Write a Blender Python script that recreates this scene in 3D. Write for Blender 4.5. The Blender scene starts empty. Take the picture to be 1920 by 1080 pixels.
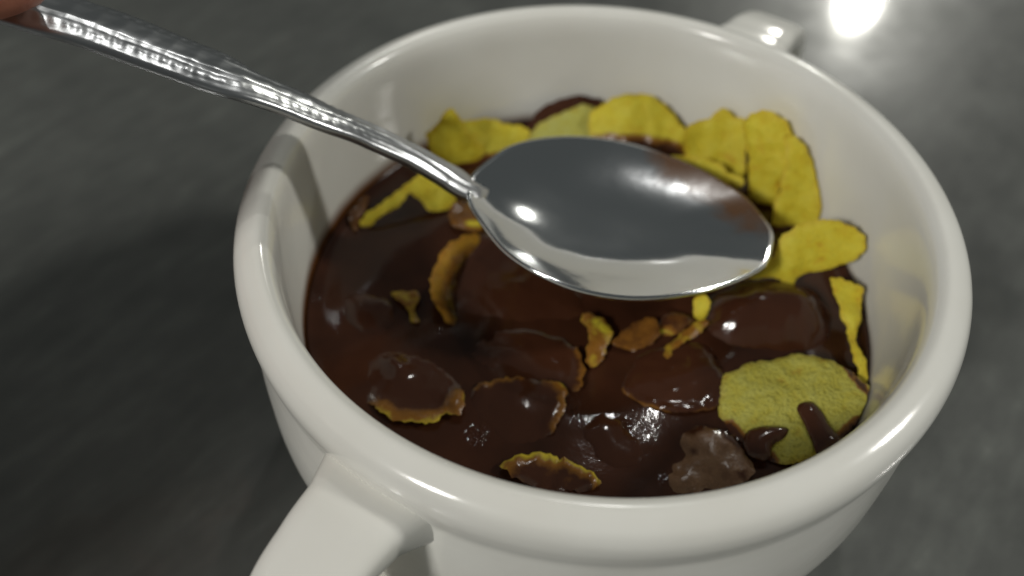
import bpy, bmesh, math, random
import numpy as np
from mathutils import Vector, Matrix, noise as mnoise
from mathutils.geometry import delaunay_2d_cdt

# ------------------------------------------------------------------ camera
SC = bpy.context.scene
COL = SC.collection
FPX = 1500.0                                   # focal length in 1920-wide pixels
CAM = np.array([-0.01300604, -0.09048775, 0.08476247])   # origin = centre of the cup rim
PIT, ROL = 0.87472359, 0.02269082
FW = np.array([0, math.cos(PIT), -math.sin(PIT)])
RT0 = np.array([1.0, 0, 0]); UP0 = np.cross(RT0, FW)
RT = RT0*math.cos(ROL) + UP0*math.sin(ROL)
UP = -RT0*math.sin(ROL) + UP0*math.cos(ROL)
cd = bpy.data.cameras.new('camera'); cam = bpy.data.objects.new('camera', cd); COL.objects.link(cam)
M = Matrix(((RT[0], UP[0], -FW[0], CAM[0]), (RT[1], UP[1], -FW[1], CAM[1]), (RT[2], UP[2], -FW[2], CAM[2]), (0, 0, 0, 1)))
cam.matrix_world = M
cd.sensor_width = 36; cd.lens = FPX/1920*36; cd.clip_start = 0.002; cd.clip_end = 50
cd.dof.use_dof = True; cd.dof.focus_distance = 0.108; cd.dof.aperture_fstop = 10.5
SC.camera = cam
SC.view_settings.view_transform = 'Standard'; SC.view_settings.look = 'None'
SC.view_settings.exposure = 0.27; SC.view_settings.gamma = 1.0

# ------------------------------------------------------------------ light
W = bpy.data.worlds.new('World'); SC.world = W; W.use_nodes = True
W.node_tree.nodes['Background'].inputs[0].default_value = (0.92, 1.0, 0.98, 1)
W.node_tree.nodes['Background'].inputs[1].default_value = 0.06

def lamp(name, target, az, el, dist, size, power, col=(1, 1, 1)):
    d = bpy.data.lights.new(name, 'AREA'); d.shape = 'DISK'; d.size = size; d.energy = power; d.color = col
    o = bpy.data.objects.new(name, d); COL.objects.link(o)
    a, e = math.radians(az), math.radians(el)
    v = Vector((math.sin(a)*math.cos(e), math.cos(a)*math.cos(e), math.sin(e)))
    o.location = Vector(target) + v*dist
    o.rotation_euler = v.to_track_quat('Z', 'Y').to_euler()
    return o
lamp('ceiling_lamp', (0.1086, 0.1655, -0.066), 24.6, 27.6, 3.0, 0.11, 10.0, (1, 0.99, 0.90))
lamp('ceiling_lamp', (0, 0, 0), 14, 57.5, 1.6, 0.05, 1.6, (1, 0.99, 0.95))
lamp('ceiling_lamp', (0, 0, 0), 91, 37.5, 1.3, 0.12, 3.9, (1, 0.98, 0.92))
lamp('ceiling_lamp', (0, 0, 0), 222, 36, 1.6, 0.22, 9.8, (1, 0.98, 0.93))

# ------------------------------------------------------------------ helpers
ZL = -0.0250            # chocolate level
ZT = -0.066             # table top

def ray(px, py):
    d = FW + RT*(px-960)/FPX - UP*(py-540)/FPX
    return d
def at_z(px, py, z):
    d = ray(px, py); return CAM + d*((z-CAM[2])/d[2])
def at_wall(px, py, r):
    d = ray(px, py); a = d[0]**2+d[1]**2; b = CAM[0]*d[0]+CAM[1]*d[1]; c = CAM[0]**2+CAM[1]**2-r*r
    t = (-b+math.sqrt(max(b*b-a*c, 0)))/a
    return CAM + d*t
def anchor(a):
    return at_wall(a[0], a[1], a[3]) if a[2] == 'w' else at_z(*a)

def mesh_obj(name, verts, faces, mat, parent=None, smooth=True, attrs=None):
    me = bpy.data.meshes.new(name)
    me.from_pydata([tuple(map(float, v)) for v in verts], [], [tuple(int(i) for i in f) for f in faces])
    me.validate(); me.update()
    if smooth:
        me.polygons.foreach_set('use_smooth', [True]*len(me.polygons))
    for k, vals in (attrs or {}).items():
        at = me.attributes.new(k, 'FLOAT', 'POINT'); at.data.foreach_set('value', np.asarray(vals, dtype=np.float32))
    if mat: me.materials.append(mat)
    o = bpy.data.objects.new(name, me); COL.objects.link(o)
    if parent: o.parent = parent
    return o
def fix_normals(o):
    bm = bmesh.new(); bm.from_mesh(o.data); bmesh.ops.recalc_face_normals(bm, faces=bm.faces); bm.to_mesh(o.data); bm.free()
def tag(o, label=None, cat=None, group=None, kind=None):
    for k, v in (('label', label), ('category', cat), ('group', group), ('kind', kind)):
        if v: o[k] = v
    return o
def empty(name, loc):
    o = bpy.data.objects.new(name, None); o.location = loc; o.empty_display_size = 0.01; COL.objects.link(o); return o
def catmull(P, n=10, closed=True):
    P = np.asarray(P, float); m = len(P); out = []
    rng = range(m) if closed else range(m-1)
    for i in rng:
        if closed: p0, p1, p2, p3 = P[(i-1) % m], P[i], P[(i+1) % m], P[(i+2) % m]
        else: p0, p1, p2, p3 = P[max(i-1, 0)], P[i], P[i+1], P[min(i+2, m-1)]
        for k in range(n):
            t = k/n
            out.append(0.5*((2*p1)+(-p0+p2)*t+(2*p0-5*p1+4*p2-p3)*t*t+(-p0+3*p1-3*p2+p3)*t**3))
    if not closed: out.append(P[-1])
    return np.array(out)
def nz(x, y, z=0.0): return mnoise.noise(Vector((x, y, z)))

class NT:
    def __init__(s, name):
        s.m = bpy.data.materials.new(name); s.m.use_nodes = True; s.t = s.m.node_tree
        s.b = s.t.nodes['Principled BSDF']
    def n(s, typ, **kw):
        x = s.t.nodes.new(typ)
        for k, v in kw.items():
            if k.startswith('i_'):
                key = k[2:]; key = int(key) if key.isdigit() else key.replace('_', ' ')
                x.inputs[key].default_value = v
            else: setattr(x, k, v)
        return x
    def l(s, a, ao, b, bi): s.t.links.new(a.outputs[ao], b.inputs[bi])
    def ramp(s, stops, src=None, so=0):
        r = s.n('ShaderNodeValToRGB'); e = r.color_ramp.elements
        while len(e) > 1: e.remove(e[-1])
        e[0].position = stops[0][0]; e[0].color = stops[0][1]
        for p, c in stops[1:]:
            x = e.new(p); x.color = c
        if src: s.l(src, so, r, 0)
        return r
def g(v): return (v, v, v, 1)

# ------------------------------------------------------------------ materials
def mat_table():
    t = NT('table_laminate')
    tc = t.n('ShaderNodeTexCoord')
    ro = t.n('ShaderNodeMapping'); ro.inputs['Rotation'].default_value = (0, 0, math.radians(-52)); t.l(tc, 'Object', ro, 0)
    mp = t.n('ShaderNodeMapping'); mp.inputs['Scale'].default_value = (42, 130, 60)
    t.l(ro, 0, mp, 0)
    st = t.n('ShaderNodeTexNoise', i_Scale=1.6, i_Detail=7.0, i_Roughness=0.62); t.l(mp, 0, st, 'Vector')
    bl = t.n('ShaderNodeTexNoise', i_Scale=38.0, i_Detail=5.0, i_Roughness=0.6); t.l(tc, 'Object', bl, 'Vector')
    mx = t.n('ShaderNodeMix', data_type='FLOAT'); mx.inputs[0].default_value = 0.45
    t.l(st, 0, mx, 2); t.l(bl, 0, mx, 3)
    r = t.ramp([(0.33, (0.068, 0.072, 0.067, 1)), (0.5, (0.089, 0.093, 0.086, 1)), (0.62, (0.112, 0.119, 0.108, 1)), (0.72, (0.19, 0.195, 0.18, 1))], mx, 0)
    t.l(r, 0, t.b, 'Base Color')
    rr = t.ramp([(0.3, g(0.30)), (0.7, g(0.46))], bl, 0); t.l(rr, 0, t.b, 'Roughness')
    t.b.inputs['Specular IOR Level'].default_value = 0.55
    t.b.inputs['Coat Weight'].default_value = 0.55
    t.b.inputs['Coat Roughness'].default_value = 0.075
    bp = t.n('ShaderNodeBump', i_Strength=0.12, i_Distance=0.0004); t.l(mx, 0, bp, 'Height'); t.l(bp, 0, t.b, 'Normal')
    return t.m
def mat_ceramic():
    t = NT('white_glaze')
    tc = t.n('ShaderNodeTexCoord'); sp = t.n('ShaderNodeSeparateXYZ'); t.l(tc, 'Object', sp, 0)
    no = t.n('ShaderNodeTexNoise', i_Scale=60.0, i_Detail=4.0); t.l(tc, 'Object', no, 'Vector')
    # chocolate tide line left on the inner wall
    ad = t.n('ShaderNodeMath', operation='MULTIPLY_ADD'); t.l(no, 0, ad, 0); ad.inputs[1].default_value = -0.0022; t.l(sp, 2, ad, 2)
    side = t.n('ShaderNodeMapRange'); t.l(sp, 0, side, 0)
    side.inputs[1].default_value = -0.048; side.inputs[2].default_value = 0.0; side.inputs[3].default_value = -0.0026; side.inputs[4].default_value = 0.0
    ad0 = ad; ad = t.n('ShaderNodeMath', operation='ADD'); t.l(ad0, 0, ad, 0); t.l(side, 0, ad, 1)
    mr = t.n('ShaderNodeMapRange'); t.l(ad, 0, mr, 0)
    mr.inputs[1].default_value = ZL-0.0016; mr.inputs[2].default_value = ZL+0.0012; mr.inputs[3].default_value = 1; mr.inputs[4].default_value = 0
    x2 = t.n('ShaderNodeVectorMath', operation='MULTIPLY'); t.l(tc, 'Object', x2, 0); x2.inputs[1].default_value = (1, 1, 0)
    ln = t.n('ShaderNodeVectorMath', operation='LENGTH'); t.l(x2, 0, ln, 0)
    ins = t.n('ShaderNodeMath', operation='LESS_THAN'); t.l(ln, 'Value', ins, 0); ins.inputs[1].default_value = 0.0510
    mu = t.n('ShaderNodeMath', operation='MULTIPLY'); t.l(mr, 0, mu, 0); t.l(ins, 0, mu, 1)
    vr = t.ramp([(0.35, (0.835, 0.825, 0.765, 1)), (0.65, (0.87, 0.865, 0.81, 1))], no, 0)
    mc = t.n('ShaderNodeMix', data_type='RGBA'); t.l(mu, 0, mc, 0); t.l(vr, 0, mc, 6); mc.inputs[7].default_value = (0.15, 0.055, 0.014, 1)
    t.l(mc, 2, t.b, 'Base Color')
    t.b.inputs['Roughness'].default_value = 0.15
    n2 = t.n('ShaderNodeTexNoise', i_Scale=130.0, i_Detail=2.0); t.l(tc, 'Object', n2, 'Vector')
    bp = t.n('ShaderNodeBump', i_Strength=0.25, i_Distance=0.0003); t.l(n2, 0, bp, 'Height'); t.l(bp, 0, t.b, 'Normal')
    return t.m
def choco_nodes(t, colour_src=None):
    tc = t.n('ShaderNodeTexCoord')
    n1 = t.n('ShaderNodeTexNoise', i_Scale=420.0, i_Detail=4.0, i_Roughness=0.6); t.l(tc, 'Object', n1, 'Vector')
    n2 = t.n('ShaderNodeTexNoise', i_Scale=1900.0, i_Detail=2.0); t.l(tc, 'Object', n2, 'Vector')
    return tc, n1, n2
def mat_choco():
    t = NT('melted_chocolate')
    tc, n1, n2 = choco_nodes(t)
    n0 = t.n('ShaderNodeTexNoise', i_Scale=70.0, i_Detail=4.0); t.l(tc, 'Object', n0, 'Vector')
    r = t.ramp([(0.3, (0.029, 0.0115, 0.0062, 1)), (0.7, (0.066, 0.0235, 0.0115, 1))], n0, 0); t.l(r, 0, t.b, 'Base Color')
    t.b.inputs['Roughness'].default_value = 0.05
    t.b.inputs['IOR'].default_value = 1.42
    b1 = t.n('ShaderNodeBump', i_Strength=0.02, i_Distance=0.0005); t.l(n1, 0, b1, 'Height')
    b2 = t.n('ShaderNodeBump', i_Strength=0.05, i_Distance=0.0002); t.l(n2, 0, b2, 'Height'); t.l(b1, 0, b2, 'Normal')
    # patches of fine froth
    last = b2
    n3 = t.n('ShaderNodeTexVoronoi', i_Scale=1500.0); t.l(tc, 'Object', n3, 'Vector')
    for (px, py), rad in (((1165, 797), .0020), ((893, 815), .0026), ((1075, 770), .0014), ((1245, 900), .0012), ((826, 620), .0007), ((1290, 640), .0010), ((590, 560), .0014)):
        c = at_z(px, py, ZL)
        ds = t.n('ShaderNodeVectorMath', operation='DISTANCE'); t.l(tc, 'Object', ds, 0); ds.inputs[1].default_value = tuple(c)
        mr = t.n('ShaderNodeMapRange', interpolation_type='SMOOTHSTEP'); t.l(ds, 'Value', mr, 0)
        mr.inputs[1].default_value = rad*.35; mr.inputs[2].default_value = rad; mr.inputs[3].default_value = 0.8; mr.inputs[4].default_value = 0.0
        b3 = t.n('ShaderNodeBump', i_Distance=0.00022); t.l(n3, 0, b3, 'Height'); t.l(mr, 0, b3, 'Strength'); t.l(last, 0, b3, 'Normal'); last = b3
    t.l(last, 0, t.b, 'Normal')
    return t.m
def mat_flake(name, tint=(1, 1, 1), film=None, grain=1.0):
    t = NT(name)
    tc, n1, n2 = choco_nodes(t)
    at = t.n('ShaderNodeAttribute', attribute_name='coat')
    # ragged edge of the coat
    ad = t.n('ShaderNodeMath', operation='MULTIPLY_ADD'); t.l(n1, 0, ad, 0); ad.inputs[1].default_value = 0.55; t.l(at, 'Fac', ad, 2)
    sb = t.n('ShaderNodeMath', operation='SUBTRACT'); t.l(ad, 0, sb, 0); sb.inputs[1].default_value = 0.275
    def c(x): return (x[0]*tint[0], x[1]*tint[1], x[2]*tint[2], 1)
    yel = t.ramp([(0.22, c((0.76, 0.48, 0.025))), (0.40, c((0.88, 0.74, 0.045))), (0.70, c((0.93, 0.84, 0.085)))], n1, 0)
    sp2 = t.ramp([(0.33, g(0.72)), (0.5, g(1.0))], n2, 0)
    ym = t.n('ShaderNodeMix', data_type='RGBA', blend_type='MULTIPLY'); ym.inputs[0].default_value = 0.35 if grain < 2 else 0.75; t.l(yel, 0, ym, 6); t.l(sp2, 0, ym, 7)
    er = t.n('ShaderNodeAttribute', attribute_name='toast')
    te = t.n('ShaderNodeMath', operation='MULTIPLY'); t.l(er, 'Fac', te, 0); te.inputs[1].default_value = 0.28
    tm = t.n('ShaderNodeMix', data_type='RGBA'); t.l(te, 0, tm, 0); t.l(ym, 2, tm, 6); tm.inputs[7].default_value = c((0.62, 0.30, 0.02)); ym = tm
    f1 = t.ramp([(0.30, g(0)), (0.52, g(1))], sb, 0)
    f2 = t.ramp([(0.56, g(0)), (0.86, g(1))], sb, 0)
    m1 = t.n('ShaderNodeMix', data_type='RGBA'); t.l(f1, 0, m1, 0); t.l(ym, 2, m1, 6); m1.inputs[7].default_value = film or (0.29, 0.125, 0.018, 1)
    m2 = t.n('ShaderNodeMix', data_type='RGBA'); t.l(f2, 0, m2, 0); t.l(m1, 2, m2, 6); m2.inputs[7].default_value = (0.060, 0.0215, 0.0105, 1)
    t.l(m2, 2, t.b, 'Base Color')
    ro = t.ramp([(0.30, g(0.62)), (0.55, g(0.28 if not film else 0.34)), (0.85, g(0.11))], sb, 0); t.l(ro, 0, t.b, 'Roughness')
    st = t.ramp([(0.35, g(1.0)), (0.80, g(0.09))], sb, 0)
    b1 = t.n('ShaderNodeBump', i_Distance=0.00035*grain); t.l(n1, 0, b1, 'Height'); t.l(st, 0, b1, 'Strength')
    b2 = t.n('ShaderNodeBump', i_Distance=0.00012*grain); t.l(n2, 0, b2, 'Height'); t.l(st, 0, b2, 'Strength'); t.l(b1, 0, b2, 'Normal')
    t.l(b2, 0, t.b, 'Normal')
    tr = t.n('ShaderNodeBsdfTranslucent'); t.l(m2, 2, tr, 0); t.l(b2, 0, tr, 'Normal')
    wt = t.ramp([(0.35, g(0.30)), (0.75, g(0.02))], sb, 0)
    ms = t.n('ShaderNodeMixShader'); t.l(wt, 0, ms, 0); t.l(t.b, 0, ms, 1); t.l(tr, 0, ms, 2)
    t.l(ms, 0, t.t.nodes['Material Output'], 0)
    return t.m
def mat_steel(name, rough, bump, painted_refl=False, base=0.72):
    t = NT(name)
    t.b.inputs['Metallic'].default_value = 1; t.b.inputs['Base Color'].default_value = (base, base*1.02, base*1.04, 1)
    t.b.inputs['Roughness'].default_value = rough
    tc = t.n('ShaderNodeTexCoord'); n1 = t.n('ShaderNodeTexNoise', i_Scale=300.0, i_Detail=3.0); t.l(tc, 'Object', n1, 'Vector')
    bp = t.n('ShaderNodeBump', i_Strength=bump, i_Distance=0.0004); t.l(n1, 0, bp, 'Height'); t.l(bp, 0, t.b, 'Normal')
    if painted_refl:                    # brown reflection painted onto the steel along one side of the bowl
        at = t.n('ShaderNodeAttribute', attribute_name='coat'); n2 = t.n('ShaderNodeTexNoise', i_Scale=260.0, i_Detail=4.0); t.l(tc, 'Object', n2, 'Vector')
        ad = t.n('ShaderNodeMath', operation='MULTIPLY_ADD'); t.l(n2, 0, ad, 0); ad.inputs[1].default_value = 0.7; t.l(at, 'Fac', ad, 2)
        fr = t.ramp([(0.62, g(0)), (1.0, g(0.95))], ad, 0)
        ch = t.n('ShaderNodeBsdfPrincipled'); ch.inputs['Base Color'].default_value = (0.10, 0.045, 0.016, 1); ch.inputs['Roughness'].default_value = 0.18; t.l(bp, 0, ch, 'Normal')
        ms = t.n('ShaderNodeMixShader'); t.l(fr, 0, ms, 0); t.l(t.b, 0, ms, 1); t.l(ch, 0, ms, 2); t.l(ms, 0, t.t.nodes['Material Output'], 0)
    return t.m
def mat_skin():
    t = NT('skin')
    tc = t.n('ShaderNodeTexCoord'); n1 = t.n('ShaderNodeTexNoise', i_Scale=90.0, i_Detail=5.0); t.l(tc, 'Object', n1, 'Vector')
    r = t.ramp([(0.3, (0.46, 0.14, 0.09, 1)), (0.7, (0.58, 0.24, 0.15, 1))], n1, 0); t.l(r, 0, t.b, 'Base Color')
    t.b.inputs['Roughness'].default_value = 0.5
    n2 = t.n('ShaderNodeTexNoise', i_Scale=900.0, i_Detail=3.0); t.l(tc, 'Object', n2, 'Vector')
    bp = t.n('ShaderNodeBump', i_Strength=0.3, i_Distance=0.0004); t.l(n2, 0, bp, 'Height'); t.l(bp, 0, t.b, 'Normal')
    return t.m
MT, MC, MCH = mat_table(), mat_ceramic(), mat_choco()
MFL = mat_flake('corn_flake'); MFP = mat_flake('pale_flake', (0.72, 0.80, 2.2))
MFF = mat_flake('filmed_flake', (0.34, 0.24, 0.6), (0.27, 0.155, 0.085, 1))
MFT = mat_flake('toasted_flake', (0.80, 0.50, 0.5))
MFG = mat_flake('grainy_flake', (0.80, 0.86, 2.0), None, 2.6)
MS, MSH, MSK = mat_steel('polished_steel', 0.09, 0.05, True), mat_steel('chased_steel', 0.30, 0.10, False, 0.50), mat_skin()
tn = NT('fingernail'); tn.b.inputs['Base Color'].default_value = (0.5, 0.27, 0.21, 1); tn.b.inputs['Roughness'].default_value = 0.3; MNA = tn.m
tn = NT('dark_cloth'); tn.b.inputs['Base Color'].default_value = (0.03, 0.032, 0.036, 1); tn.b.inputs['Roughness'].default_value = 0.9; MSL = tn.m

# ------------------------------------------------------------------ table
def build_table():
    n = 2
    o = mesh_obj('table_top', [(-0.9, -0.7, ZT), (0.9, -0.7, ZT), (0.9, 1.1, ZT), (-0.9, 1.1, ZT),
                               (-0.9, -0.7, ZT-.025), (0.9, -0.7, ZT-.025), (0.9, 1.1, ZT-.025), (-0.9, 1.1, ZT-.025)],
                 [(0, 1, 2, 3), (7, 6, 5, 4), (0, 4, 5, 1), (1, 5, 6, 2), (2, 6, 7, 3), (3, 7, 4, 0)], MT, smooth=False)
    tag(o, kind='structure')
build_table()

# ------------------------------------------------------------------ cup
def lathe(name, prof, seg, mat, parent):
    P = catmull(prof, 5, False); v = []; f = []
    for r, z in P:
        for k in range(seg):
            a = 2*math.pi*k/seg; v.append((r*math.cos(a), r*math.sin(a), z))
    m = len(P)
    for i in range(m-1):
        for k in range(seg):
            f.append((i*seg+k, i*seg+(k+1) % seg, (i+1)*seg+(k+1) % seg, (i+1)*seg+k))
    f.append(tuple(range(seg))[::-1]); f.append(tuple((m-1)*seg+k for k in range(seg)))
    o = mesh_obj(name, v, f, mat, parent); fix_normals(o); return o
def strap(name, path, widths, thick, yaw, mat, parent):
    """handle: rounded strap swept along a path in the (r, z) plane, turned to the given yaw"""
    P = catmull(path, 8, False); n = len(P)
    Wd = np.interp(np.linspace(0, 1, n), np.linspace(0, 1, len(widths)), widths)
    T = np.interp(np.linspace(0, 1, n), np.linspace(0, 1, len(thick)), thick)
    d = np.gradient(P, axis=0); d /= np.linalg.norm(d, axis=1)[:, None]
    NN = np.stack([-d[:, 1], d[:, 0]], 1)
    sec = 24; v = []; f = []
    ca, sa = math.cos(yaw), math.sin(yaw)
    for i in range(n):
        for k in range(sec):
            a = 2*math.pi*k/sec
            c, s = math.cos(a), math.sin(a)
            w = Wd[i]/2*math.copysign(abs(c)**0.45, c); h = T[i]/2*math.copysign(abs(s)**0.6, s)
            h += 0.0006*(abs(w)/(Wd[i]/2))**2*0
            r, z = P[i]+NN[i]*h
            v.append((r*ca-w*sa, r*sa+w*ca, z))
    for i in range(n-1):
        for k in range(sec):
            f.append((i*sec+k, i*sec+(k+1) % sec, (i+1)*sec+(k+1) % sec, (i+1)*sec+k))
    f.append(tuple(range(sec))); f.append(tuple((n-1)*sec+k for k in range(sec)))
    o = mesh_obj(name, v, f, mat, parent); fix_normals(o); return o

cup = empty('soup_cup', (0, 0, 0))
tag(cup, 'white glazed two handled soup cup filled with chocolate and corn flakes', 'cup')
cup_prof = [(0.0005, ZT+.006), (0.025, ZT+.006), (0.037, ZT+.0085), (0.0435, ZT+.015), (0.0466, -.040), (0.0484, -.0300), (0.0489, -.0200),
            (0.0493, -.0090), (0.0494, -.0036), (0.0498, -.0012), (0.0505, -.0001), (0.0518, 0.0004), (0.0541, -.0005), (0.0552, -.0022), (0.0555, -.0044),
            (0.0553, -.0068), (0.0550, -.0090), (0.0551, -.0112), (0.0554, -.0150), (0.0560, -.0240), (0.0560, -.0340), (0.0535, -.0450), (0.047, -.0540), (0.039, -.0595),
            (0.035, ZT+.0006), (0.033, ZT+.0002), (0.031, ZT+.0012), (0.0005, ZT+.0018)]
lathe('body', cup_prof, 192, MC, cup)
hp = at_z(724, 905, -0.010); YAW = math.atan2(hp[1], hp[0])
path = [(0.0530, -.0075), (0.0575, -.0066), (0.0630, -.0066), (0.0690, -.0088), (0.0735, -.0150), (0.0745, -.0240), (0.0720, -.0320), (0.0660, -.0385), (0.0585, -.0420), (0.0520, -.0430)]
HW = [.0186, .0142, .0130, .0127, .0125, .0125, .0126, .0130, .0140]; HT = [.0100, .0066, .0052, .0050, .0050, .0052, .0056, .0060]
strap('handle', [(r+.0006, z-.0032) for r, z in path], HW, HT, YAW, MC, cup)
bp_ = at_z(1450, 60, -0.008); YB = math.atan2(bp_[1], bp_[0])
print('handle yaws', math.degrees(YAW), math.degrees(YB))
strap('handle', [(r+.0010, z+.0014) for r, z in path], HW, HT, YB, MC, cup)

# ------------------------------------------------------------------ chocolate
def wall_r(z):
    return float(np.interp(z, [ZT+.015, -.040, -.030, -.020, -.009], [.0435, .0466, .0484, .0489, .0493]))
def build_choco():
    R = wall_r(ZL)-0.00002; nr, ns = 90, 200; v = [(0, 0, ZL)]; f = []
    for i in range(1, nr+1):
        r = R*(i/nr)
        for k in range(ns):
            a = 2*math.pi*k/ns; x, y = r*math.cos(a), r*math.sin(a)
            h = 0.00011*nz(x*110, y*110, 3.1)+0.00002*nz(x*420, y*420, 7.7)
            h += 0.0011*math.exp(-(R-r)/0.0011)
            v.append((x, y, ZL+h))
    for k in range(ns): f.append((0, 1+k, 1+(k+1) % ns))
    for i in range(nr-1):
        for k in range(ns):
            a, b = 1+i*ns, 1+(i+1)*ns
            f.append((a+k, b+k, b+(k+1) % ns, a+(k+1) % ns))
    # underside, so the liquid is a body and not a sheet
    base = len(v); zb = ZT+.0085
    prev = 1+(nr-1)*ns
    for zz in (-.032, -.038, -.046, zb+.004):
        rr = wall_r(zz)-0.0006 if zz > ZT+.015 else 0.037
        for k in range(ns):
            a = 2*math.pi*k/ns; v.append((rr*math.cos(a), rr*math.sin(a), zz))
        cur = len(v)-ns
        for k in range(ns): f.append((prev+k, cur+k, cur+(k+1) % ns, prev+(k+1) % ns))
        prev = cur
    f.append(tuple(prev+k for k in range(ns))[::-1])
    o = mesh_obj('melted_chocolate', v, f, MCH); fix_normals(o)
    tag(o, 'glossy dark brown melted chocolate filling the white cup', 'chocolate')
    return o
build_choco()

# ------------------------------------------------------------------ corn flakes
GRP = 'corn flakes in the chocolate'
def seg_dist(P, line):
    """distance of points P (n,3) from a polyline (m,3)"""
    best = np.full(len(P), 1e9)
    L = np.asarray(line)
    if len(L) == 1: return np.linalg.norm(P-L[0], axis=1)
    for a, b in zip(L[:-1], L[1:]):
        ab = b-a; t = np.clip(((P-a)@ab)/(ab@ab+1e-15), 0, 1)
        best = np.minimum(best, np.linalg.norm(P-(a+t[:, None]*ab), axis=1))
    return best
def flake(label, outline, anchors, coat=0.0, curl=(0, 0), curl_dir=0.0, dome=0.0, rough=0.00050, crinkle=0.00034, thick=0.0007, gold=(), choc=(), wet=0.0,
          mat=None, seed=0, grid=0.00085, name='corn_flake', parent=None, rmax=0.0, lift=0.0, round_=False):
    A, B, C = [anchor(a) for a in anchors]
    e1 = (B-A)/np.linalg.norm(B-A); nn = np.cross(e1, C-A); nn /= np.linalg.norm(nn)
    if nn@(CAM-A) < 0: nn = -nn
    e2 = np.cross(nn, e1)
    def topl(px, py):
        d = ray(px, py); t = ((A-CAM)@nn)/(d@nn); return CAM+d*t
    O3 = catmull([topl(*q) for q in outline], 7)
    cen = O3.mean(0)
    uv = np.stack([(O3-cen)@e1, (O3-cen)@e2], 1)
    # even spacing + ragged rim
    seglen = np.linalg.norm(np.roll(uv, -1, 0)-uv, axis=1); cum = np.concatenate([[0], np.cumsum(seglen)]); tot = cum[-1]
    m = max(24, int(tot/0.00055)); s = np.arange(m)/m*tot
    U = np.interp(s, cum, np.append(uv[:, 0], uv[0, 0])); V = np.interp(s, cum, np.append(uv[:, 1], uv[0, 1]))
    tx = np.roll(U, -1)-np.roll(U, 1); ty = np.roll(V, -1)-np.roll(V, 1); ll = np.hypot(tx, ty)+1e-12
    j = np.array([nz(u*700, w*700, seed*3.3)+0.7*nz(u*1700, w*1700, seed+9)+1.1*nz(u*260, w*260, seed+21) for u, w in zip(U, V)])*crinkle
    U = U-ty/ll*j; V = V+tx/ll*j
    rim2 = np.stack([U, V], 1)
    rnd = random.Random(seed)
    pts = [Vector(p) for p in rim2]; 
    lo, hi = rim2.min(0), rim2.max(0)
    gx = np.arange(lo[0], hi[0], grid); gy = np.arange(lo[1], hi[1], grid)
    G = np.array([(x+rnd.uniform(-.2, .2)*grid, y+rnd.uniform(-.2, .2)*grid) for x in gx for y in gy]) if len(gx) and len(gy) else np.zeros((0, 2))
    # inside test and clearance
    def inside(p):
        x, y = p; c = False; n = len(rim2)
        x0, y0 = rim2[:, 0], rim2[:, 1]; x1, y1 = np.roll(x0, -1), np.roll(y0, -1)
        k = (y0 > y) != (y1 > y)
        xi = x0[k]+(y-y0[k])/(y1[k]-y0[k])*(x1[k]-x0[k])
        return (np.sum(x < xi) % 2) == 1
    for p in G:
        if inside(p) and np.min(np.hypot(*(rim2-p).T)) > grid*0.55: pts.append(Vector(p))
    edges = [(i, (i+1) % m) for i in range(m)]
    vo, eo, fo, *_ = delaunay_2d_cdt(pts, edges, [], 1, 1e-7)
    Q = np.array([tuple(p) for p in vo])
    ed = np.array([np.min(np.hypot(*(rim2-p).T)) for p in Q])      # distance from the rim
    size = max(hi-lo)/2
    cd_, sd_ = math.cos(curl_dir), math.sin(curl_dir)
    a1 = (Q[:, 0]*cd_+Q[:, 1]*sd_)/size; a2 = (-Q[:, 0]*sd_+Q[:, 1]*cd_)/size
    h = curl[0]*a1**2+curl[1]*a2**2+(dome*(1-np.exp(-ed/(0.45*size))) if not round_ else dome*np.sin(np.pi/2*np.clip(ed/ed.max(), 0, 1)))
    h += np.array([rough*(1.6*nz(x*230, y*230, seed+.5)+0.9*nz(x*600, y*600, seed+4.2)+.35*nz(x*1500, y*1500, seed+7.2)) for x, y in Q])
    base = cen+np.outer(Q[:, 0], e1)+np.outer(Q[:, 1], e2)
    for line, r in gold:
        d = seg_dist(base, [topl(*q) for q in line]); h += 1.35*lift*np.exp(-(d/(r*1.1))**2)
    top = cen+np.outer(Q[:, 0], e1)+np.outer(Q[:, 1], e2)+np.outer(h, nn)
    tk = thick*(0.10+0.90*np.clip(ed/0.0009, 0, 1)**0.5)
    top2 = top+np.outer(tk*0.5-thick*.15, nn); bot = top-np.outer(tk*0.5+thick*.15, nn)
    P3 = np.concatenate([top2, bot])
    # keep clear of the inner wall of the cup
    rad = np.hypot(P3[:, 0], P3[:, 1]); lim = np.array([wall_r(z) for z in P3[:, 2]])-0.0003-rmax
    k = rad > lim; P3[k, :2] *= (lim[k]/rad[k])[:, None]
    nq = len(Q); F = [tuple(q) for q in fo]
    ec = {}
    for q in F:
        for a, b in zip(q, q[1:]+q[:1]): ec[(a, b)] = 1
    border = [e for e in ec if (e[1], e[0]) not in ec]
    faces = F+[tuple(i+nq for i in q[::-1]) for q in F]+[(a, a+nq, b+nq, b) for a, b in border]
    # chocolate cover
    cv = np.full(len(P3), float(coat))
    for line, r in choc:
        d = seg_dist(P3, [topl(*q) for q in line]); cv = np.maximum(cv, np.clip(1.35-d/r*0.8, 0, 1))
    for line, r in gold:
        d = seg_dist(P3, [topl(*q) for q in line]); cv = np.minimum(cv, np.clip(0.22+0.82*np.clip(d/(1.15*r)-0.25, 0, 1), 0.05, 1))
    if wet: cv = np.maximum(cv, np.clip(1.25-(P3[:, 2]-ZL)/wet, 0, 1))
    o = mesh_obj(name, P3, faces, mat or MFL, parent, attrs={'coat': cv, 'toast': np.tile(np.clip(1.0-ed/0.0007, 0, 1), 2)}); fix_normals(o)
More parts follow.
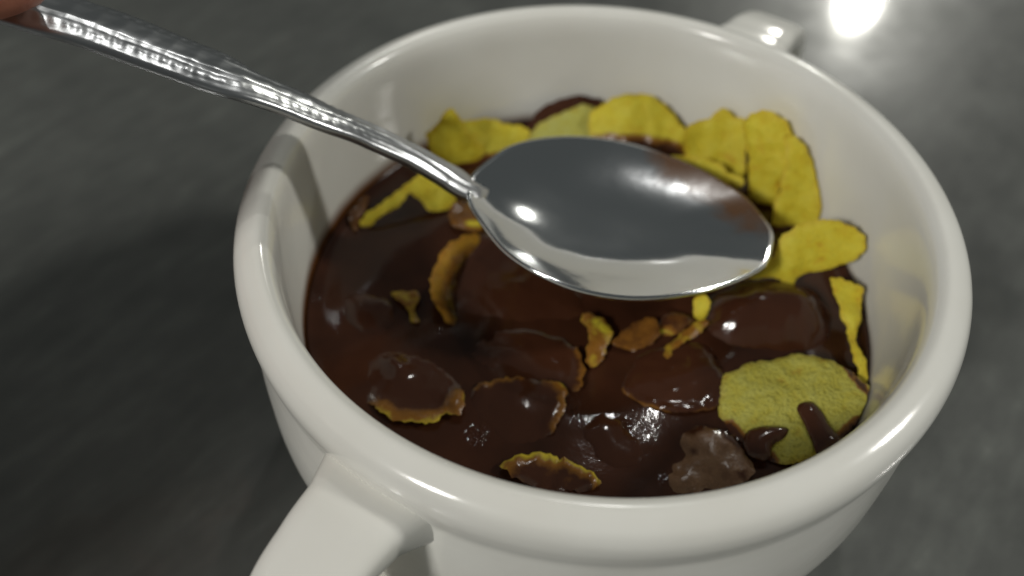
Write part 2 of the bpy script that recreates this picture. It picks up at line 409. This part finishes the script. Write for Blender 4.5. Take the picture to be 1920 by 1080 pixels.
    o.data.set_sharp_from_angle(angle=math.radians(48))
    if label: tag(o, label, 'corn flake', GRP)
    return o
def flat(outline, z, tx=0.0, ty=0.0):
    """three anchors of a nearly level plane: z at the middle, rising to the right by tx and to the back by ty"""
    P = np.array(outline, float); c = P.mean(0)
    return [(c[0], c[1], z), (c[0]+120, c[1], z+tx), (c[0], c[1]-120, z+ty)]

W_ = 'w'
# --- standing along the far wall, from the spoon handle round to the right
flake('pointed orange yellow flake standing just above the spoon neck, left of the bowl', [(798, 270), (818, 240), (845, 204), (872, 240), (908, 292), (890, 322), (830, 318)],
      [(830, 316, ZL), (900, 310, ZL), (845, 204, W_, .0430)], curl=(-.0030, 0), wet=.0012, seed=1)
flake('pale yellow flake lying behind the pointed flake against the far wall', [(858, 226), (900, 223), (950, 230), (992, 246), (985, 285), (930, 305), (896, 305), (868, 262)],
      [(880, 304, ZL), (985, 290, ZL), (920, 226, W_, .0470)], wet=.0012, seed=2)
flake('dark chocolate coated flake arching against the wall behind the spoon', [(985, 262), (998, 222), (1020, 198), (1050, 185), (1088, 180), (1124, 186), (1136, 215), (1130, 262), (1060, 275)],
      [(1000, 275, ZL), (1130, 275, ZL), (1080, 181, W_, .0477)], coat=1, seed=3)
flake('small dull greyish flake between the dark coated flake and the spoon', [(995, 250), (1020, 226), (1060, 207), (1100, 197), (1125, 212), (1140, 255), (1120, 290), (1000, 290)],
      [(1000, 286, ZL), (1130, 286, ZL), (1080, 200, W_, .0455)], mat=MFP, wet=.001, seed=4)
flake('largest domed yellow flake at the far wall with a chocolate soaked lower edge', [(1108, 212), (1138, 188), (1175, 176), (1215, 178), (1250, 200), (1275, 230), (1288, 265), (1284, 305), (1262, 318), (1200, 310), (1130, 295), (1106, 245)],
      [(1120, 295, ZL), (1275, 315, ZL), (1190, 177, W_, .0466)], dome=.0012, choc=[([(1122, 280), (1190, 276), (1262, 292)], .0026)], seed=5)
flake('peaked yellow flake standing right of the largest domed flake', [(1284, 238), (1328, 222), (1355, 202), (1376, 220), (1402, 232), (1398, 285), (1386, 345), (1340, 352), (1295, 340), (1283, 285)],
      [(1300, 340, ZL), (1390, 350, ZL), (1350, 205, W_, .0452)], curl=(.0024, -.0008), wet=.0008, seed=6)
flake('curled upright yellow flake with a folded side, second from the right end of the row', [(1393, 228), (1428, 208), (1462, 220), (1482, 258), (1479, 312), (1461, 352), (1455, 398), (1430, 390), (1405, 375), (1402, 300), (1391, 255)],
      [(1410, 380, ZL), (1460, 400, ZL), (1440, 210, W_, .0450)], curl=(-.0042, 0), curl_dir=0.0, wet=.001, seed=7)
flake('tall curved golden flake ending the upright row at the right wall', [(1470, 252), (1500, 262), (1522, 300), (1535, 355), (1533, 405), (1515, 430), (1470, 440), (1445, 420), (1452, 380), (1468, 330), (1474, 290)],
      [(1450, 425, ZL), (1525, 432, ZL), (1500, 262, W_, .0460)], curl=(.0038, 0), wet=.001, seed=8)
flake('small bright yellow flake edge lying in front of the peaked flake', [(1252, 294), (1300, 292), (1345, 303), (1362, 322), (1392, 334), (1390, 350), (1352, 345), (1335, 356), (1300, 336), (1260, 310)],
      [(1260, 303, ZL+.0055), (1390, 340, ZL+.0055), (1320, 356, ZL+.0030)], curl=(0, .0006), seed=9)
flake('long yellow tongue shaped flake lying flat beside the spoon tip', [(1392, 522), (1430, 498), (1452, 474), (1466, 444), (1500, 422), (1560, 413), (1606, 428), (1624, 460), (1604, 490), (1550, 506), (1505, 516), (1482, 537), (1455, 521)],
      [(1395, 520, ZL+.0035), (1612, 432, W_, .0465), (1610, 486, W_, .0468)], curl=(0, -.0016), seed=10)
flake('narrow twisted yellow flake with a long tail by the right wall', [(1556, 520), (1590, 529), (1619, 545), (1614, 590), (1606, 625), (1615, 660), (1633, 715), (1631, 742), (1606, 692), (1590, 630), (1572, 570)],
      [(1570, 530, ZL+.0065), (1616, 545, W_, .0466), (1630, 738, ZL+.0005)], crinkle=.0004, seed=11)
# --- the round flake at the right front with its chocolate
rf_out = [(1353, 722), (1368, 697), (1400, 681), (1440, 671), (1490, 665), (1540, 671), (1590, 690), (1625, 720), (1636, 752), (1612, 790), (1572, 826), (1530, 851), (1480, 869), (1440, 858), (1390, 832), (1358, 792), (1349, 755)]
rf_anc = [(1355, 720, ZL+.0008), (1610, 720, ZL+.0034), (1460, 862, ZL+.0008)]
rf = flake('big round yellow flake with chocolate drops at the right front', rf_out, rf_anc, dome=.0006, rough=.00030, crinkle=.00045, seed=12, thick=.0011,
           choc=[([(1365, 800), (1400, 835), (1445, 862)], .0011), ([(1590, 690), (1633, 745)], .0007), ([(1560, 838), (1612, 792)], .0010)], mat=MFG)
def drop(outline, anc, dome, seed, name='chocolate_drip'):
    o = flake(None, outline, anc, coat=1, dome=dome, rough=.00008, crinkle=.00004, thick=.0006, seed=seed, name=name, parent=rf, grid=.0006)
    return o
up = [(a[0], a[1], a[2]+.0009) for a in rf_anc]
drop([(1494, 764), (1506, 752), (1524, 752), (1538, 766), (1556, 795), (1578, 828), (1560, 846), (1534, 852), (1524, 830), (1508, 795)], up, .0010, 31)
drop([(1398, 812), (1420, 800), (1455, 799), (1478, 803), (1472, 820), (1450, 835), (1446, 858), (1425, 862), (1398, 845)], up, .0009, 32)
# --- wet and sunken flakes
fl = [(1268, 832), (1298, 800), (1340, 800), (1380, 825), (1412, 870), (1402, 902), (1330, 922), (1262, 922), (1254, 872)]
flake('dull greyish brown flake filmed with chocolate at the front rim', fl, flat(fl, ZL+.0004, .001, .0006), coat=.63, dome=.0006, mat=MFF, seed=13, choc=[([(1290, 800), (1345, 800), (1385, 830)], .0014), ([(1300, 850), (1320, 862)], .0007), ([(1360, 880), (1395, 895)], .0009)])
fl = [(938, 884), (962, 860), (1000, 850), (1040, 855), (1080, 870), (1110, 885), (1128, 912), (1080, 922), (1000, 912)]
flake('wet brown flake with a serrated golden edge, nearest the front rim', fl, flat(fl, ZL+.0004, .0002, .0008), coat=.9, dome=0.0008, rough=.0005, crinkle=.0006, lift=0.0006, seed=14,
      gold=[([(942, 884), (965, 860), (1002, 850), (1045, 857)], .0021), ([(1060, 865), (1110, 890), (1120, 905)], .0014)])
fl = [(620, 655), (690, 640), (760, 655), (830, 690), (872, 748), (864, 785), (842, 778), (815, 798), (765, 799), (735, 790), (705, 772), (650, 720)]
flake('sunken brown flake with a scalloped golden edge at the left front', fl, flat(fl, ZL-.0002, .0006, -.0004), coat=1, crinkle=.00055, rough=.00014, dome=0.001, lift=0.0009, seed=15,
      gold=[([(708, 774), (745, 794), (800, 798), (850, 784), (868, 752)], .0021), ([(735, 685), (752, 698)], .0013)])
fl = [(872, 747), (900, 726), (940, 714), (975, 711), (1056, 724), (1059, 760), (1042, 802), (1000, 835), (930, 835), (882, 795)]
flake('chocolate coated flake with thin golden edges at the front centre', fl, flat(fl, ZL-.0001, .0006, .0006), coat=1, crinkle=.00055, rough=.00014, dome=0.0011, lift=0.0007, seed=16,
      gold=[([(898, 729), (935, 716), (972, 711)], .0012), ([(1030, 722), (1054, 728), (1055, 762), (1038, 803)], .0013)])
fl = [(810, 505), (828, 470), (868, 445), (920, 440), (1000, 480), (1080, 540), (1100, 590), (1040, 615), (930, 620), (850, 606), (824, 582), (807, 542)]
flake('large chocolate covered flake hump just below the spoon neck', fl, flat(fl, ZL-.0004, .0002, .0004), coat=1, rough=.00016, dome=.0011, crinkle=.0005, seed=17)
flake('thin curled flake standing up with an orange brown edge left of the covered hump', [(806, 545), (812, 505), (830, 468), (860, 445), (892, 440), (902, 462), (876, 488), (858, 530), (856, 575), (862, 606), (840, 606), (818, 582)],
      [(856, 600, ZL-.0006), (900, 462, ZL-.0006), (812, 515, ZL+.0042)], coat=1, rough=.00020, crinkle=.0005, seed=44, thick=.0006, mat=MFT, curl=(.0006, 0),
      gold=[([(808, 545), (814, 505), (832, 470), (862, 448), (890, 444)], .0034), ([(820, 580), (838, 603)], .0014)])
fl = [(826, 655), (900, 622), (1000, 622), (1070, 645), (1094, 690), (1086, 742), (1030, 715), (960, 703), (880, 712), (838, 690)]
flake('smooth chocolate covered flake with a golden right edge near the centre', fl, flat(fl, ZL-.0003, .0006, .0002), coat=1, crinkle=.00055, rough=.00014, dome=0.001, lift=0.0009, seed=18,
      gold=[([(1086, 662), (1093, 695), (1087, 738)], .0012)])
fl = [(1163, 724), (1180, 682), (1230, 652), (1310, 642), (1350, 680), (1362, 730), (1342, 766), (1280, 779), (1220, 768), (1184, 750)]
flake('rounded chocolate covered flake with a thin bright front edge right of centre', fl, flat(fl, ZL-.0001, .0004, .0003), coat=1, dome=0.0012, lift=0.0006, seed=19, rough=.0002, crinkle=.0002,
      gold=[([(1170, 735), (1195, 755), (1240, 771), (1290, 777), (1345, 762)], .0007)])
fl = [(1092, 588), (1130, 598), (1150, 618), (1140, 650), (1122, 682), (1098, 672), (1106, 630)]
flake('small orange flake crumb below the middle of the spoon', fl, flat(fl, ZL+.0016, .0004, .0010), coat=.52, seed=20, gold=[([(1115, 605), (1135, 620)], .0018)], crinkle=.0005)
fl = [(1148, 642), (1188, 606), (1226, 594), (1234, 630), (1192, 656)]
flake('small reddish brown flake right of the orange crumb', fl, flat(fl, ZL+.0016, .0006, .0010), coat=.72, seed=21, crinkle=.0004)
fl = [(1308, 595), (1330, 553), (1390, 530), (1470, 528), (1530, 548), (1562, 600), (1556, 650), (1500, 676), (1400, 672), (1330, 650)]
flake('high shiny chocolate dome over a flake below the tongue shaped flake', fl, flat(fl, ZL-.0010, .0002, .0012), coat=1, rough=.00014, dome=.0062, round_=True, lift=0, seed=22)
fl = [(733, 549), (772, 544), (786, 556), (777, 578), (787, 600), (770, 600), (756, 572)]
flake('tiny golden flake tip poking out left of the orange rimmed flake', fl, flat(fl, ZL+.0009, .0003, .0006), coat=.48, seed=23, crinkle=.0003, thick=.0007, grid=.0006)
fl = [(1238, 657), (1275, 625), (1320, 599), (1328, 610), (1282, 642), (1250, 670)]
flake('thin golden brown sliver below the spoon tip', fl, flat(fl, ZL+.0012, .0004, .0005), coat=.50, seed=24, thick=.0007, grid=.0006)
fl = [(1298, 562), (1325, 553), (1330, 580), (1313, 602), (1300, 590)]
flake('tiny yellow green flake tip under the spoon edge', fl, [(1298, 600, ZL+.0005), (1330, 600, ZL+.0005), (1313, 555, ZL+.0040)], coat=.1, seed=25, grid=.0006)
flake('yellow flake with a long curved arm below the spoon neck', [(686, 432), (676, 416), (700, 390), (742, 362), (770, 338), (806, 322), (842, 352), (856, 388), (806, 394), (786, 376), (768, 364), (745, 387), (712, 407)],
      [(690, 425, ZL+.0008), (845, 392, ZL+.0008), (790, 325, ZL+.0060)], seed=26, crinkle=.0004, wet=.0008)
fl = [(843, 392), (870, 376), (906, 398), (902, 430), (852, 424)]
flake('brown soaked flake showing behind the spoon neck', fl, flat(fl, ZL+.0014, .0004, .0012), coat=.70, seed=27, gold=[([(880, 420), (900, 420)], .0012)])
fl = [(664, 378), (690, 364), (684, 398), (664, 432), (654, 404)]
flake('small dark soaked flake beside the left inner wall', fl, flat(fl, ZL+.0012, -.0002, .0012), coat=.78, seed=28, grid=.0006)

fl = [(640, 560), (690, 545), (740, 575), (735, 620), (690, 640), (645, 610)]
flake('faint sunken flake hump left of the tiny golden tip', fl, flat(fl, ZL-.0004, .0002, .0003), coat=1, dome=.0011, seed=41, crinkle=.0005, rough=.00014)
fl = [(1085, 800), (1120, 770), (1170, 790), (1215, 850), (1190, 890), (1130, 880), (1095, 845)]
flake('dark sunken flake hump in front of the bright edged rounded flake', fl, flat(fl, ZL-.0005, .0002, .0003), coat=1, dome=.0010, seed=42, crinkle=.0005, rough=.00014)
fl = [(1232, 606), (1262, 588), (1300, 592), (1290, 612), (1262, 626), (1240, 625)]
flake('dark wet flake scrap just under the spoon edge near the yellow green tip', fl, flat(fl, ZL+.0006, .0004, .0009), coat=.82, dome=.0004, seed=43, crinkle=.0005, gold=[([(1236, 622), (1262, 627)], .0007)])

# ------------------------------------------------------------------ spoon
def build_spoon():
    root = empty('spoon', (0, 0, 0))
    tag(root, 'shiny steel spoon with a chased handle held over the cup', 'spoon')
    zs = 0.002
    near = [(890, 392), (925, 437), (960, 472), (1005, 507), (1050, 532), (1110, 553), (1180, 563), (1250, 560), (1310, 547), (1365, 526), (1415, 492), (1440, 460)]
    far = [(880, 312), (905, 292), (940, 276), (990, 265), (1060, 261), (1130, 266), (1200, 280), (1260, 297), (1335, 322), (1395, 346), (1436, 372)]
    zn, zt = -0.0078, -0.0132
    Nk, Tp = at_z(886, 363, zn), at_z(1456, 424, zt)
    ax = (Tp-Nk); Ln = np.linalg.norm(ax); ax = ax/Ln; ay = np.cross([0, 0, 1.0], ax); ay /= np.linalg.norm(ay)
    rl = math.radians(-6.0); ay = ay*math.cos(rl)+np.cross(ax, ay)*math.sin(rl)
    az = np.cross(ax, ay)
    def hitp(x, y):
        d = ray(x, y); return CAM+d*(((Nk-CAM)@az)/(d@az))
    def prof(L):
        P = np.array([hitp(x, y) for x, y in L])-Nk
        return P@ax, np.abs(P@ay)
    u1, w1 = prof(near); u2, w2 = prof(far)
    uu = np.linspace(0.10, 0.94, 12)*Ln
    hw = (np.interp(uu, u1, w1)+np.interp(uu, u2, w2))/2*1.02
    print('spoon bowl', Ln, hw)
    # outline as radius by angle about the bowl centre
    c0 = 0.50*Ln
    pts = [(Ln, 0.0)]+[(a, b) for a, b in zip(uu[::-1], hw[::-1])]+[(0.02*Ln, .0066), (-0.01*Ln, 0.0036)]
    hp_ = catmull(pts, 8, False)
    out = np.concatenate([hp_, np.stack([hp_[::-1, 0], -hp_[::-1, 1]], 1)[0:-1]])
    ang = np.arctan2(out[:, 1], out[:, 0]-c0); rad = np.hypot(out[:, 0]-c0, out[:, 1])
    o_ = np.argsort(ang); ang, rad = ang[o_], rad[o_]
    ns, nr = 160, 40; D = 0.0043
    def P3(u, v, z): return Nk+ax*u+ay*v+az*z
    v = []; f = []
    th = np.linspace(-math.pi, math.pi, ns, endpoint=False)
    rr = np.interp(th, ang, rad, period=2*math.pi)
    k_ = np.array([.05, .1, .2, .3, .2, .1, .05]); rr = sum(w*np.roll(rr, s-3) for s, w in enumerate(k_))
    def depth(p, tt):
        lip = 0.0
        c, s_ = math.cos(tt), math.sin(tt)      # steeper towards the neck, gentler towards the viewer
        pw = p**(2.2 if c > 0 else 3.4)
        x = min(max((p-.10)/.62, 0), 1)                 # near and far walls: curve, then an even flank
        fl_ = (.62*(x**3-.5*x**4)+max(0, p-.72))/.59
        if s_ > 0: fl_ = p**2.1
        return -D*(1-(pw*c*c+fl_*s_*s_))
    rings = [(i/nr) for i in range(1, nr+1)]
    def rim_lift(u):           # the rim droops a little towards the tip and rises to the neck
        return 0.0011*((u-c0)/c0)**2 if u < c0 else -0.0012*((u-c0)/c0)**2
    v.append(P3(c0, 0, -D))
    for p in rings:
        for t, r in zip(th, rr):
            u = c0+p*r*math.cos(t); w = p*r*math.sin(t)
            v.append(P3(u, w, depth(p, t)+rim_lift(u)*p*p))
    for k in range(ns): f.append((0, 1+k, 1+(k+1) % ns))
    for i in range(nr-1):
        a, b = 1+i*ns, 1+(i+1)*ns
        for k in range(ns): f.append((a+k, b+k, b+(k+1) % ns, a+(k+1) % ns))
    # rolled rim and the outside
    nb = len(v); last = 1+(nr-1)*ns
    prev = last; T = 0.0010
    for p, dz in ((1.006, -.00018), (1.012, -.0005), (1.006, -.0008)):
        for t, r in zip(th, rr):
            u = c0+p*r*math.cos(t); w = p*r*math.sin(t); v.append(P3(u, w, dz+rim_lift(u)))
        cur = len(v)-ns
        for k in range(ns): f.append((prev+k, cur+k, cur+(k+1) % ns, prev+(k+1) % ns))
        prev = cur
    for p in rings[::-1][1:]:
        for t, r in zip(th, rr):
            u = c0+p*r*math.cos(t); w = p*r*math.sin(t); v.append(P3(u, w, depth(p, t)-T+rim_lift(u)*p*p))
        cur = len(v)-ns
        for k in range(ns): f.append((prev+k, cur+k, cur+(k+1) % ns, prev+(k+1) % ns))
        prev = cur
    v.append(P3(c0, 0, -D-T)); z = len(v)-1
    for k in range(ns): f.append((prev+(k+1) % ns, prev+k, z))
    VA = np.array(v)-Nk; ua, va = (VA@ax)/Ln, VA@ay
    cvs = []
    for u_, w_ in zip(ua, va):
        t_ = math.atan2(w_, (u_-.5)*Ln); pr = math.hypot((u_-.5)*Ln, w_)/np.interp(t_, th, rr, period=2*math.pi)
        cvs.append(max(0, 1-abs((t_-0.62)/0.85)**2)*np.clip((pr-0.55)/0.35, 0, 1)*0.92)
    b = mesh_obj('bowl', v, f, MS, root, attrs={'coat': cvs}); fix_normals(b)  # coat here weights the brown reflection painted on the steel
    # handle: centre line in pixels with heights
    cl = [(918, 368, -.0115), (884, 352, -.0080), (835, 322, -.0050), (770, 285, -.0010), (690, 248, .0034), (620, 219, .0072), (552, 190, .0106), (447, 147, .0154), (360, 113, .0178), (285, 84, .0198), (200, 52, .0220), (110, 22, .0244), (20, -8, .0266), (-80, -38, .0288)]
    wd = [.0014, .0066, .0068, .0066, .0074, .0084, .0092, .0100, .0108, .0114, .0120, .0128, .0134, .0100]
    C = catmull([at_z(*q) for q in cl], 22, False); n = len(C)
    Wd = np.interp(np.linspace(0, 1, n), np.linspace(0, 1, len(wd)), wd)
    tan = np.gradient(C, axis=0); tan /= np.linalg.norm(tan, axis=1)[:, None]
    side = np.cross([0, 0, 1.0], tan); side /= np.linalg.norm(side, axis=1)[:, None]
    upv = np.cross(tan, side)
    # a slight roll of the handle towards the viewer
    roll = math.radians(10)
    side, upv = side*math.cos(roll)-upv*math.sin(roll)*-1, upv*math.cos(roll)-side*math.sin(roll)
    arc = np.concatenate([[0], np.cumsum(np.linalg.norm(np.diff(C, axis=0), axis=1))])
    nx = 29; v = []; f = []
    random.seed(5)
    for i in range(n):
        s = arc[i]; emb = min(1, max(0, (s-0.020)/0.008))
        tkk = 0.0022-0.0006*min(1, s/.05)
        for k in range(nx):
            q = -1+2*k/(nx-1); aq = abs(q)
            z = float(np.interp(q, [-1, -.50, -.42, .38, .46, 1], [.0000, .00085, .00105, .00120, .00098, .0001]))   # bevelled top
            gro = math.exp(-((q+.46)/0.06)**2)+math.exp(-((q-.42)/0.06)**2)+0.6*math.exp(-((q-.80)/0.05)**2)+0.6*math.exp(-((q+.80)/0.05)**2)
            z -= 0.00016*gro
            z += 0.00016*nz(s*95, q*3.2, 2.0)+0.00005*nz(s*240, q*7.0, 5.0)
            if emb > 0:
                ch = abs(((s*620+aq*1.6) % 1.0)-.5)*2              # chevrons chased along the two borders
                band = math.exp(-((aq-.64)/.13)**2)
                z += emb*(0.00013*(ch-.5)*band+0.00007*nz(s*700, q*9.0, 8.0)*(0.4+band))
                z += emb*0.00012*max(0, 1-abs(((s*300) % 1.0)-.5)*2-abs(q)*1.6)
            z -= 0.0008*max(0, (aq-0.86)/0.14)**2
            v.append(C[i]+side[i]*(q*Wd[i]/2)+upv[i]*z)
        for k in range(nx-1, -1, -1):
            q = -1+2*k/(nx-1)
            v.append(C[i]+side[i]*(q*Wd[i]/2*.97)+upv[i]*(-0.0007-tkk*(1-q*q)**.5*.6))
    m2 = 2*nx
    for i in range(n-1):
        for k in range(m2):
            f.append((i*m2+k, i*m2+(k+1) % m2, (i+1)*m2+(k+1) % m2, (i+1)*m2+k))
    f.append(tuple(range(m2))); f.append(tuple((n-1)*m2+k for k in range(m2)))
    h = mesh_obj('handle', v, f, MSH, root); fix_normals(h)
    return C, tan
SPC, SPT = build_spoon()

# ------------------------------------------------------------------ hand holding the spoon end
def build_hand():
    Pn = at_z(30, -6, .0268)                      # pinch point on the handle
    a = Vector((-0.68, -0.70, 0.20)).normalized()    # towards the wrist
    z = Vector((0, 0, 1)); s = a.cross(z).normalized()   # sideways
    uu = s.cross(a).normalized()
    P = Vector(Pn)
    def L(x, y, w): return tuple(P+a*x+s*y+uu*w)
    V = []; E = []; Rr = []
    def chain(pts, start=None):
        prev = start
        for (x, y, w, r) in pts:
            V.append(L(x, y, w)); Rr.append(r); i = len(V)-1
            if prev is not None: E.append((prev, i))
            prev = i
        return prev
    chain([(.088, .0, -.012, .024)])                 # palm centre = root
    palm = 0
    wr = chain([(.118, .0, -.008, .024), (.150, .002, -.004, .023), (.21, .006, .0, .027), (.30, .012, .004, .034), (.40, .02, .008, .038)], palm)
    # thumb on top of the handle
    chain([(.072, -.020, -.004, .0135), (.045, -.022, .012, .0115), (.022, -.010, .0110, .0098), (.004, -.004, .0080, .0088), (-.004, -.003, .0070, .0072)], palm)
    # index under the handle, then middle, ring and little curled below it
    chain([(.060, .012, -.004, .0120), (.040, .030, -.006, .0100), (.016, .032, -.008, .0088), (.004, .026, -.0060, .0078), (-.001, .020, -.0065, .0062)], palm)
    chain([(.062, .018, -.014, .0118), (.040, .030, -.022, .0100), (.020, .022, -.034, .0090), (.016, .006, -.031, .0080), (.018, -.002, -.028, .0066)], palm)
    chain([(.066, .018, -.026, .0112), (.050, .030, -.038, .0095), (.034, .022, -.048, .0085), (.030, .006, -.044, .0076), (.033, -.002, -.040, .0062)], palm)
    chain([(.074, .014, -.036, .0100), (.062, .024, -.049, .0082), (.050, .016, -.057, .0074), (.046, .003, -.052, .0066), (.049, -.004, -.048, .0054)], palm)
    me = bpy.data.meshes.new('hand'); me.from_pydata(V, E, []); me.update()
    o = bpy.data.objects.new('hand', me); COL.objects.link(o)
    sk = o.modifiers.new('skin', 'SKIN'); sk.use_smooth_shade = True
    for i, r in enumerate(Rr): me.skin_vertices[0].data[i].radius = (r, r)
    me.skin_vertices[0].data[0].use_root = True
    sb = o.modifiers.new('smooth', 'SUBSURF'); sb.levels = 2; sb.render_levels = 2
    me.materials.append(MSK)
    dg = bpy.context.evaluated_depsgraph_get(); me2 = bpy.data.meshes.new_from_object(o.evaluated_get(dg))
    o.modifiers.clear(); o.data = me2; me2.name = 'hand'
    if not me2.materials: me2.materials.append(MSK)
    me2.polygons.foreach_set('use_smooth', [True]*len(me2.polygons))
    tag(o, 'bare fingers gripping the end of the spoon handle at the upper left', 'hand')
    # cuffed sleeve over the forearm, out of view, added to shade the table
    cen = [(.150, .002, -.004, .034), (.156, .002, -.004, .037), (.18, .004, -.002, .040), (.22, .007, .001, .043), (.27, .011, .003, .045), (.33, .015, .006, .047), (.40, .02, .008, .050)]
    v = []; f = []; ns = 28
    for i, (x, y, w, r) in enumerate(cen):
        for k in range(ns):
            t_ = 2*math.pi*k/ns; r2 = r*(1+.05*nz(x*60, math.cos(t_)*2, math.sin(t_)*2))
            v.append(L(x, y+r2*math.cos(t_), w+r2*math.sin(t_)))
    for i in range(len(cen)-1):
        for k in range(ns): f.append((i*ns+k, i*ns+(k+1) % ns, (i+1)*ns+(k+1) % ns, (i+1)*ns+k))
    sl = mesh_obj('shade_sleeve', v, f, MSL, o)
    md = sl.modifiers.new('t', 'SOLIDIFY'); md.thickness = .002
    # thumbnail
    v = []; f = []
    for i in range(7):
        for k in range(7):
            x = -.004+.012*i/6; q = -1+2*k/6
            v.append(L(x, -.0035+q*.0052*(1-.35*(1-i/6)**2), .0075+.0080-.0036*q*q+.0004*i/6))
    for i in range(6):
        for k in range(6): f.append((i*7+k, i*7+k+1, (i+1)*7+k+1, (i+1)*7+k))
    nl = mesh_obj('thumbnail', v, f, MNA, o)
    md = nl.modifiers.new('t', 'SOLIDIFY'); md.thickness = .0006
    return o
build_hand()
